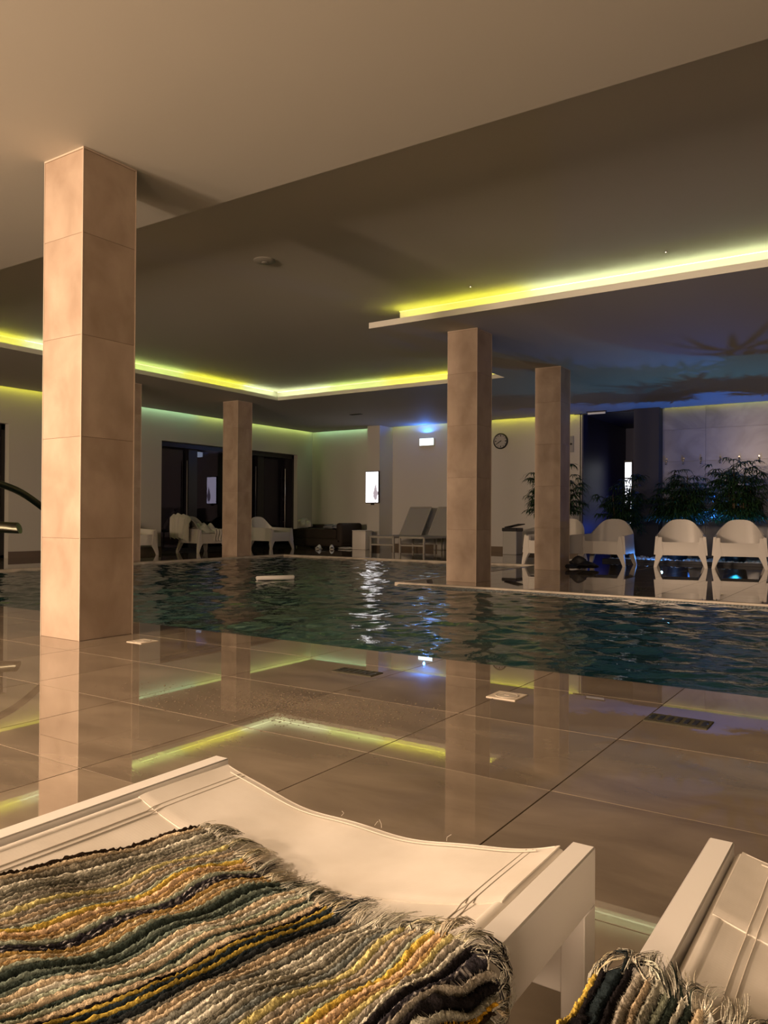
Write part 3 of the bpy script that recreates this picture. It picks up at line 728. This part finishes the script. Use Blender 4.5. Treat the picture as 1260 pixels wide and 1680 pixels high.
# ------------------------------------------------------------------ pool handrail, float, drains
t = thing('pool_handrail', 'dark steel handrail arching over the pool edge beside the nearest column', 'handrail', (-6.5, 3.2, 0))
pts = [(0, -.35, 0), (0, -.35, .55), (0, -.30, .80), (0, -.15, .97), (0, .10, 1.035), (0, .38, 1.04), (0, .62, 1.0), (0, .85, .91), (0, 1.15, .70), (0, 1.35, .48), (0, 1.48, .20), (0, 1.52, -.3)]
def smooth_pts(p, n=5):
    out_ = []
    for i in range(len(p)-1):
        P0 = Vector(p[max(i-1, 0)]); P1 = Vector(p[i]); P2 = Vector(p[i+1]); P3 = Vector(p[min(i+2, len(p)-1)])
        for k in range(n):
            s = k/n; out_.append(.5*((2*P1)+(P2-P0)*s+(2*P0-5*P1+4*P2-P3)*s*s+(3*P1-P0-3*P2+P3)*s**3))
    out_.append(Vector(p[-1])); return out_
bm = bmesh.new(); tube(bm, smooth_pts(pts), .030, 14); fin('top_rail', bm, M_metal, t, True)
bm = bmesh.new(); lathe(bm, [(.06, 0), (.06, .012), (.04, .02)], 20, (0, -.35, 0)); fin('flange', bm, M_metal, t, True)
t = thing('pool_spout', 'dark steel spout with slanted mouth below the handrail', 'spout', (-6.98, 3.4, 0))
bm = bmesh.new(); tube(bm, smooth_pts([(-.6, 0, 0), (-.6, .02, .45), (-.5, .1, .60), (-.2, .3, .63), (.1, .5, .63), (.36, .66, .62)]), .05, 16); 
for v in bm.verts:
    if v.co.x > .3: v.co.x += (.62-v.co.z)*.6
fin('pipe', bm, M_metal, t, True); fin('flange', mkbox(-.68, -.52, -.08, .08, 0, .015, bev=.004), M_metal, t)
t = thing('pool_float', 'white float bar drifting on the dark pool water', 'float', (-6.30, 7.15, -.02), R(62))
bm = bmesh.new(); tube(bm, [(-.24, 0, .02), (-.23, 0, .022), (.23, 0, .022), (.24, 0, .02)], [.02, .028, .028, .02], 14); fin('float_body', bm, M_frame, t, True)
for sx in (-.2, .2): 
    bm = bmesh.new(); tube(bm, [(sx-.012, 0, .02), (sx+.012, 0, .02)], .02, 10); fin('end_cap', bm, M_frame, t, True)
def drain(label, x0, x1, y0, y1):
    t = thing('floor_drain', label, 'drain', ((x0+x1)/2, (y0+y1)/2, 0)); a, b_ = (x1-x0)/2, (y1-y0)/2
    fin('plate', mkbox(-a, a, -b_, b_, -.002, .0035, bev=.0015), M_drain, t)
    for k in range(7):
        x = -a+.02+k*(2*a-.04)/6; fin('slot', mkbox(x-.008, x+.008, -b_*.62, b_*.62, .0034, .0046), M_bframe, t)
    for sx in (-1, 1):
        bm = bmesh.new(); lathe(bm, [(.004, .0034), (.004, .005)], 10, (sx*(a-.010), 0, 0)); fin('screw', bm, M_chrome, t)
M_drain = mat('drain_bronze', (.045, .043, .03), .8, .15)
drain('dark slotted drain plate set in the floor, nearer the right picture side', -.792, -.570, 2.915, 3.035)
drain('dark slotted drain plate set in the floor, farther along the pool edge', -2.275, -2.045, 2.985, 3.09)
def cover(label, x, y):
    t = thing('inlet_cover', label, 'cover', (x, y, 0)); fin('plate', mkbox(-.065, .065, -.065, .065, -.002, .004, bev=.002), M_cover, t)
    bm = bmesh.new(); lathe(bm, [(.048, .0035), (.048, .0056), (.042, .0056), (.040, .0047)], 24); fin('ring', bm, M_cope, t); fin('key_slot', mkbox(-.010, .010, -.002, .002, .0046, .0054), M_edge, t)
M_cover = mat('cream_cover', (.50, .43, .34), .4)
cover('pale square inlet cover in the floor behind the double light reflection', -1.363, 2.985)
cover('pale square inlet cover in the floor beside the nearest column foot', -3.71, 3.05)
# water droplets on the floor
def droplets():
    g = np.random.default_rng(9); V, Fc = [], []
    n = 2300; P = []
    for k in range(n):
        if k < 1500: a = g.normal(0, 1, 2); p = np.array([-2.02, 2.36])+a*np.array([.13, .11])
        elif k < 2000: a = g.normal(0, 1, 2); p = np.array([-1.68, 2.44])+a*np.array([.12, .12])
        else: a = g.normal(0, 1, 2); p = np.array([-2.35, 2.20])+a*np.array([.22, .10])
        P.append(p)
    for p in P:
        r = g.uniform(.0015, .0045); s = 6; k0 = len(V)
        for ring, zz in ((1, 0.0002), (.62, .26*r)):
            for q in range(s): V.append((p[0]+r*ring*math.cos(q*math.pi/3), p[1]+r*ring*math.sin(q*math.pi/3), zz))
        V.append((p[0], p[1], .36*r))
        for q in range(s):
            q2 = (q+1) % s; Fc += [(k0+q, k0+q2, k0+s+q2), (k0+q, k0+s+q2, k0+s+q), (k0+s+q, k0+s+q2, k0+2*s)]
    o = raw('water_droplets', V, Fc, mat('droplet', (.16, .125, .09), .03, .6), None, smooth=True, kind='stuff')
    o['label'] = 'spatter of water droplets on the polished floor'
droplets()

# ------------------------------------------------------------------ foreground loungers
def lounger(label, x0, x1, yend, ybk=-1.0, zt=.325, rail=.030, rh=.072):
    """x0,x1 outer sides, yend the foot end"""
    xm = (x0+x1)/2; t = thing('sun_lounger', label, 'sun lounger', (xm, 0, 0), 0, 'white sun loungers in the foreground')
    hw = (x1-x0)/2
    for sx in (-1, 1):
        a, b_ = sorted((sx*hw, sx*(hw-rail)))
        fin('side_rail', mkbox(a, b_, ybk, yend, zt-rh, zt, bev=.0018, seg=1), M_frame, t, True)
        fin('leg', mkbox(a, b_, yend-.040, yend-.0005, 0, zt-rh+.001, bev=.0015, seg=1), M_frame, t, True)
        fin('leg', mkbox(a, b_, ybk+.2, ybk+.24, 0, zt-rh+.001, bev=.0015, seg=1), M_frame, t, True)
    fin('crossbar', mkbox(-hw+rail, hw-rail, yend-.036, yend-.006, .150, .215, bev=.0018, seg=1), M_frame, t, True)
    fin('crossbar', mkbox(-hw+rail, hw-rail, ybk+.205, ybk+.235, .150, .215, bev=.0018, seg=1), M_frame, t, True)
    iw = hw-rail-.0055  # sling half width
    def zs(x, y):
        s = (x/iw); end = math.exp(-((yend-y)/.55)**2)
        base = zt-.004
        wr = .0022*math.sin(x*34+2.5*y)*math.exp(-((yend-y)/.10)**2)
        return base-(.030+.010*end)*(1-abs(s)**2.4)+wr
    # sling: closed loop over side tubes
    def sl(u, v):
        x = (u*2-1)*iw; e = .010*(1-(abs(u*2-1))**2)
        y = ybk+.01+v*(yend-.012-e-(ybk+.01)); z = zs(x, y)
        ex = abs(u*2-1)
        if ex > .975: z -= .012*((ex-.975)/.025)**2
        if v > .992: z -= .004*((v-.992)/.008)
        return Vector((x, y, z))
    bm = bmesh.new(); sheet(bm, sl, 80, 120, .0022); so = fin('sling', bm, M_sling, t, True)
    for sx in (-1, 1):
        bm = bmesh.new(); tube(bm, [(sx*(iw-.008), ybk+.02, zt-.017), (sx*(iw-.008), yend-.016, zt-.017)], .0115, 12); fin('sling_tube', bm, M_sling, t, True)
    # hem band: second layer 0.19 m deep at the foot end
    def hem(u, v):
        a = u*2-1; x = a*(iw-.006); y0 = yend-.192-.018*math.sin(math.pi*u)+.006*a; e = .010*(1-a*a); y = y0+v*(yend-.0135-e-y0)
        lift = .0018*(min(1, v*14))*(1 if v < .97 else 1)+.0015
        return Vector((x, y, zs(x, y)+lift))
    bm = bmesh.new(); sheet(bm, hem, 70, 34, .0016); fin('hem_band', bm, M_sling, t, True)
    # end roll
    bm = bmesh.new(); tube(bm, [(x, yend-.015-.010*(1-(x/iw)**2), zs(x, yend-.02)-.0005) for x in np.linspace(-iw+.01, iw-.01, 40)], .0042, 8); fin('end_hem', bm, M_sling, t, True)
    # double seams beside the rails
    for sx in (-1, 1):
        for off in (.040, .049):
            x = sx*(iw-off); n = 300
            bm = bmesh.new(); tube(bm, [(x+.0006*math.sin(y*21), y, zs(x, y)+.0006+.0026*(1 if y > yend-.20 else 0)) for y in np.linspace(ybk+.05, yend-.020, 140)], .0008, 6); fin('seam', bm, M_thread, t, True)
    bm = bmesh.new(); tube(bm, [(x, yend-.030-.010*(1-(x/iw)**2), zs(x, yend-.035)+.0056) for x in np.linspace(-iw+.03, iw-.03, 60)], .0010, 6); fin('seam', bm, M_thread, t, True)
    # loose threads
    bm = bmesh.new(); gg = random.Random(int(abs(x0)*100))
    for k in range(4):
        x = gg.uniform(-iw*.8, iw*.95); y = yend-.016; z = zs(x, y)+.003
        tube(bm, [(x, y, z), (x+gg.uniform(-.004, .004), y+.003, z+.004), (x+gg.uniform(-.008, .008), y+.005, z+gg.uniform(.005, .009))], .00035, 5)
    fin('loose_threads', bm, M_thread, t, kind='stuff')
    return lambda X, Y: zs(X-xm, Y) if abs(X-xm) < iw else zt
Z1 = lounger('white sling sun lounger filling the foreground under the long striped rug', -.983, -.320, .967)
Z2 = lounger('white sling sun lounger cut off by the lower right picture corner', -.208, .46, 1.080)

# ------------------------------------------------------------------ striped rugs
def s2l(c): return tuple(((v/255+.055)/1.055)**2.4 if v > 10 else v/3294 for v in c)
C_ = dict(bk=(28, 24, 26), pk=(212, 186, 156), gt=(122, 112, 98), cr=(216, 204, 188), g1=(150, 142, 128), g2=(112, 105, 94), mv=(160, 147, 134), py=(214, 194, 132), sg=(176, 178, 158),
          yl=(214, 178, 84), pe=(226, 186, 148), tn=(178, 142, 98), bt=(205, 178, 142), bf=(52, 48, 54), gd=(186, 150, 92), dg=(52, 60, 54), gg=(120, 128, 118), pt=(186, 161, 134), dt=(34, 42, 46), db=(38, 40, 42),
          gr=(104, 100, 92), bl=(126, 128, 126), og=(214, 156, 46), br=(58, 44, 34), ol=(132, 122, 98), wh=(222, 214, 205))
W_ALB = {k: tuple(min(.72, v*.80) for v in s2l((c[0], min(255, c[1]*1.04), min(255, c[2]*1.03)))) for k, c in C_.items()}
SEQ1 = [('br', .005), ('pk', .010), ('gt', .020), ('cr', .009), ('g1', .010), ('g2', .009), ('g1', .009), ('mv', .010), ('g1', .009), ('py', .011), ('mv', .009), ('pt', .009), ('mv', .009), ('sg', .008),
        ('yl', .011), ('pe', .011), ('tn', .009), ('bt', .010), ('sg', .006), ('bf', .009), ('bf', .009), ('gd', .009), ('bt', .009), ('tn', .010), ('sg', .006), ('dg', .015), ('gg', .009), ('dg', .008), ('gg', .009),
        ('pk', .011), ('cr', .010), ('sg', .009), ('pk', .011), ('dg', .008), ('sg', .009), ('pt', .016), ('bk', .007), ('yl', .004), ('dt', .013), ('yl', .004), ('dt', .008), ('db', .011), ('gr', .008), ('pt', .010), ('pk', .008), ('gr', .016),
        ('cr', .010), ('g1', .009), ('cr', .010), ('g2', .009), ('g1', .010), ('bl', .010), ('g1', .009), ('py', .013), ('mv', .010), ('pk', .010), ('mv', .010), ('sg', .008), ('yl', .013), ('pe', .012), ('tn', .009), ('py', .010), ('mv', .010), ('cr', .008),
        ('bk', .011), ('bf', .010), ('mv', .007), ('bk', .010), ('g1', .006), ('og', .009), ('br', .009), ('ol', .010), ('g1', .009), ('br', .008), ('ol', .010), ('dg', .010)]
def fur_mat():
    m = mat('rug_yarn', (.5, .5, .5), .95, .08); nt, b = nodes(m); N = nt.nodes
    a = N.new('ShaderNodeVertexColor'); a.layer_name = 'col'; n = N.new('ShaderNodeTexNoise'); n.inputs['Scale'].default_value = 420; n.inputs['Detail'].default_value = 3
    tc = N.new('ShaderNodeTexCoord'); nt.links.new(tc.outputs['Object'], n.inputs['Vector'])
    mr = N.new('ShaderNodeMapRange'); mr.inputs[1].default_value = .3; mr.inputs[2].default_value = .7; mr.inputs[3].default_value = .65; mr.inputs[4].default_value = 1.3; nt.links.new(n.outputs['Fac'], mr.inputs[0])
    mx = N.new('ShaderNodeVectorMath'); mx.operation = 'SCALE'; nt.links.new(a.outputs['Color'], mx.inputs[0]); nt.links.new(mr.outputs[0], mx.inputs['Scale']); nt.links.new(mx.outputs[0], b.inputs['Base Color'])
    bp = N.new('ShaderNodeBump'); bp.inputs['Strength'].default_value = .8; bp.inputs['Distance'].default_value = .002; nt.links.new(n.outputs['Fac'], bp.inputs['Height']); nt.links.new(bp.outputs[0], b.inputs['Normal'])
    return m
M_yarn = fur_mat()
def rug(label, corner, ang, seq, L, zf, xout, side, seed, zt=.325, scale=1.0):
    """corner: far corner where the stripes start; ang: rotation of the rug; side: which rail it hangs over"""
    g = np.random.default_rng(seed); rn = random.Random(seed)
    t = thing('striped_rug', label, 'rug', (0, 0, 0))
    ux, uy = math.cos(ang), math.sin(ang); vx, vy = -math.sin(ang), math.cos(ang)    # v points away from the camera
    seq = [(c, w_*scale) for c, w_ in seq]; W = sum(w_ for _, w_ in seq)
    prm = [(g.uniform(8, 34), g.uniform(-6, 6), g.uniform(0, 6)) for _ in range(6)]
    def place(s, tt, h):
        # sideways wander of the stripes and soft folds of the cloth
        wob = .0050*math.sin(tt*24+s*5+seed)+.0035*math.sin(tt*47+s*9+1.3)+.0007*math.sin(tt*90+s*20)
        wob *= min(1, (tt+.03)/.06)
        s2 = s+wob
        X = corner[0]+ux*s2-vx*tt; Y = corner[1]+uy*s2-vy*tt
        fold = .0045*(1+math.sin(tt*26-s*14+seed))*(.4+.6*math.sin(s*9+1)**2)+.003*(1+math.sin(tt*52+s*31))
        ex = (X-xout) if side > 0 else (xout-X)
        if ex > 0:
            rr = .012
            a = min(ex/rr, math.pi/2); down = rr*(1-math.cos(a))+max(0, ex-rr*math.pi/2)
            ox = rr*math.sin(a)+.003+fold*.6+h*math.sin(a)
            X = xout+(ox if side > 0 else -ox); Z = zt+.004-down+h*math.cos(a)+fold*max(0, 1-a)
            return (X, Y, Z)
        return (X, Y, zf(X, Y)+.0055+fold+h)
    nt_ = int(L/.0030); V, Cc, Fc = [], [], []; s = 0
    tts = np.linspace(0, L, nt_+1)
    fib_v, fib_f, fib_c = [], [], []
    for (c, w_) in seq:
        m_ = 6; col = np.array(W_ALB[c]); hh = .0045 if w_ > .0125 else min(.0062, w_*.62)
        if w_ < .006: hh = .006
        ph = rn.uniform(0, 50); base = len(V); off = rn.uniform(-.5, .5)
        fleck = c == 'bf'
        jit = g.normal(0, 1, (nt_+1, m_+1)); jc = g.normal(0, 1, (nt_+1, m_+1)); cord = g.normal(0, 1, nt_+1)
        for i, tt in enumerate(tts):
            beads = .09*math.sin(tt*1500/max(.6, w_*100)+ph+1.5*math.sin(tt*60+ph))+.12*math.sin(tt*210+ph*3)+.26*cord[i]
            for k in range(m_+1):
                q = k/m_; pr = math.sin(math.pi*q)**(.45 if w_ > .0125 else .7)
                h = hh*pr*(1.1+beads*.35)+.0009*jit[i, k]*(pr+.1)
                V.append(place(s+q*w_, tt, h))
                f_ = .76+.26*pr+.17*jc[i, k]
                cc = col*f_*(.10 if k in (0, m_) else .72 if k in (1, m_-1) else 1.1)  # crevice shade between yarn ridges painted into the vertex colour, crests lightened
                if fleck and jc[i, k] > 1.1: cc = np.array((.55, .52, .50))
                Cc.append(np.clip(cc, 0, 1))
        for i in range(nt_):
            for k in range(m_):
                a = base+i*(m_+1)+k; Fc.append((a, a+1, a+m_+2, a+m_+1))
        # short pile fibres
        nf = int(L*w_*1.0e6*.48)
        for _ in range(nf):
            q = rn.random(); tt = rn.random()*L; pr = math.sin(math.pi*q)**.7
            h0 = hh*pr*.85; p0 = Vector(place(s+q*w_, tt, h0)); 
            p1 = Vector(place(s+(q+(q-.5)*.5)*w_+rn.uniform(-.0012, .0012), tt+rn.uniform(-.002, .002), h0+rn.uniform(.0006, .0026)))
            wv = Vector((rn.uniform(-1, 1), rn.uniform(-1, 1), rn.uniform(-.3, .3))).normalized()*.00040
            k0 = len(fib_v); fib_v += [tuple(p0-wv), tuple(p0+wv), tuple(p1)]; fib_f.append((k0, k0+1, k0+2))
            cc = np.clip(col*rn.uniform(.6, 1.35), 0, 1); fib_c += [cc, cc, cc]
        s += w_
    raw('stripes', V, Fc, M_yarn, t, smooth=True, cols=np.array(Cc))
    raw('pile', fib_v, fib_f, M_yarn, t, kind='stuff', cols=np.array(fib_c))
    # fringe: curved tufts at the far end
    FV, FF, FC = [], [], []; s = 0
    for (c, w_) in seq:
        tufts = [(s+rn.random()*w_, rn.gauss(0, .008), rn.uniform(.024, .050), rn.gauss(0, .006), rn.uniform(0, .007)) for _ in range(max(2, int(w_/.0030)))]
        for _ in range(max(6, int(w_/.0004))):
            tf = rn.choice(tufts)
            ss = tf[0]+rn.gauss(0, .0009); Ln = tf[2]*rn.uniform(.7, 1.1); sw = tf[1]+rn.gauss(0, .0035)+.008*math.sin(ss*60+seed); lift = tf[4]+rn.uniform(.0, .003); r = rn.uniform(.00040, .00085)
            dark = rn.random() < .09
            cc = np.array(W_ALB[c])*.45+np.array(W_ALB['cr'])*.85 if not dark else np.array(W_ALB['gr'])*.6
            if c in ('bk', 'dt', 'bf', 'db', 'dg') and rn.random() < .5: cc = np.array(W_ALB[c])
            cc = np.clip(cc*rn.uniform(.75, 1.2), 0, 1); k0 = len(FV); n = 6; curl = tf[3]+rn.gauss(0, .0015)
            for i in range(n+1):
                q = i/n; tt = -Ln*q+.004; s3 = ss+sw*q+curl*math.sin(q*math.pi)
                p = Vector(place(s3, tt, .001+lift*math.sin(q*math.pi*.9)*1.0+.0025*(1-q)))
                rr = r*(1-.6*q)
                for a_ in range(3): FV.append((p.x+rr*math.cos(a_*2.094), p.y+rr*math.sin(a_*2.094)*.6, p.z+rr*math.sin(a_*2.094+.8))); FC.append(cc)
            for i in range(n):
                for a_ in range(3):
                    b0_ = k0+i*3; FF.append((b0_+a_, b0_+(a_+1) % 3, b0_+3+(a_+1) % 3, b0_+3+a_))
        s += w_
    raw('fringe', FV, FF, M_yarn, t, kind='stuff', cols=np.array(FC))
rug('thick striped chenille rug in grey, yellow and black on the large foreground lounger', (-.808, .760), R(-14), SEQ1, .46, Z1, -.320, 1, 2, scale=.80)
SEQ2 = [('dt', .012), ('dt', .010), ('db', .010), ('dt', .010), ('dt', .010), ('yl', .005), ('bk', .008), ('dt', .009), ('bk', .010), ('mv', .012), ('pt', .009), ('g1', .010), ('sg', .008), ('dg', .009), ('cr', .006), ('dg', .009), ('pk', .012), ('wh', .010), ('br', .007), ('cr', .013), ('pk', .010), ('dt', .009), ('pk', .010), ('cr', .010), ('g1', .010),
        ('mv', .010), ('gr', .010), ('bl', .010), ('g2', .010), ('dg', .012), ('cr', .010), ('pk', .010), ('yl', .010), ('bt', .010), ('gt', .014), ('cr', .010), ('g1', .010), ('bk', .010), ('mv', .010), ('sg', .010)]
rug('striped dark teal and cream rug hanging over the edge of the corner lounger', (-.262, .688), R(1.5), SEQ2, .30, Z2, -.208, -1, 5, scale=.80)

# sub-parts: pieces that sit on a part of their thing
SUB = {'wall_clock': {'tick': 'dial', 'hand': 'dial'}, 'floor_drain': {'slot': 'plate', 'screw': 'plate'}, 'inlet_cover': {'ring': 'plate', 'key_slot': 'plate'}, 'wall_screen': {'display': 'housing', 'sensor': 'housing'},
       'exit_light': {'light_panel': 'housing'}, 'potted_palm': {'soil': 'pot'}, 'wall_controller': {'knob': 'casing'}, 'floor_spotlight': {'lens': 'housing'}, 'wall_hook': {'prong': 'plate'},
       'ceiling_vent': {'slat': 'frame'}, 'lit_glass_panel': {'light_panel': 'frame'}, 'waste_bin': {'lid': 'bag_rim'}, 'bath_robe': {'robe_sleeve': 'robe_body'}, 'smoke_detector': {'sensor': 'cover'}, 'ceiling_sprinkler': {'sensor': 'cover'},
       'sun_lounger': {'hem_band': 'sling', 'end_hem': 'sling', 'seam': 'sling', 'loose_threads': 'sling', 'sling_tube': 'sling'}, 'door': {'pane': 'door_frame', 'door_handle': 'door_frame'}}
def base(n): return n.split('.')[0]
for o in [o for o in SC.objects if o.parent is None]:
    k = 'door' if o.name.startswith('door_') else base(o.name)
    if k in SUB:
        ch = list(o.children); par = {}
        for c in ch: par.setdefault(base(c.name), c)
        for c in ch:
            t_ = SUB[k].get(base(c.name))
            if t_ and t_ in par: c.parent = par[t_]
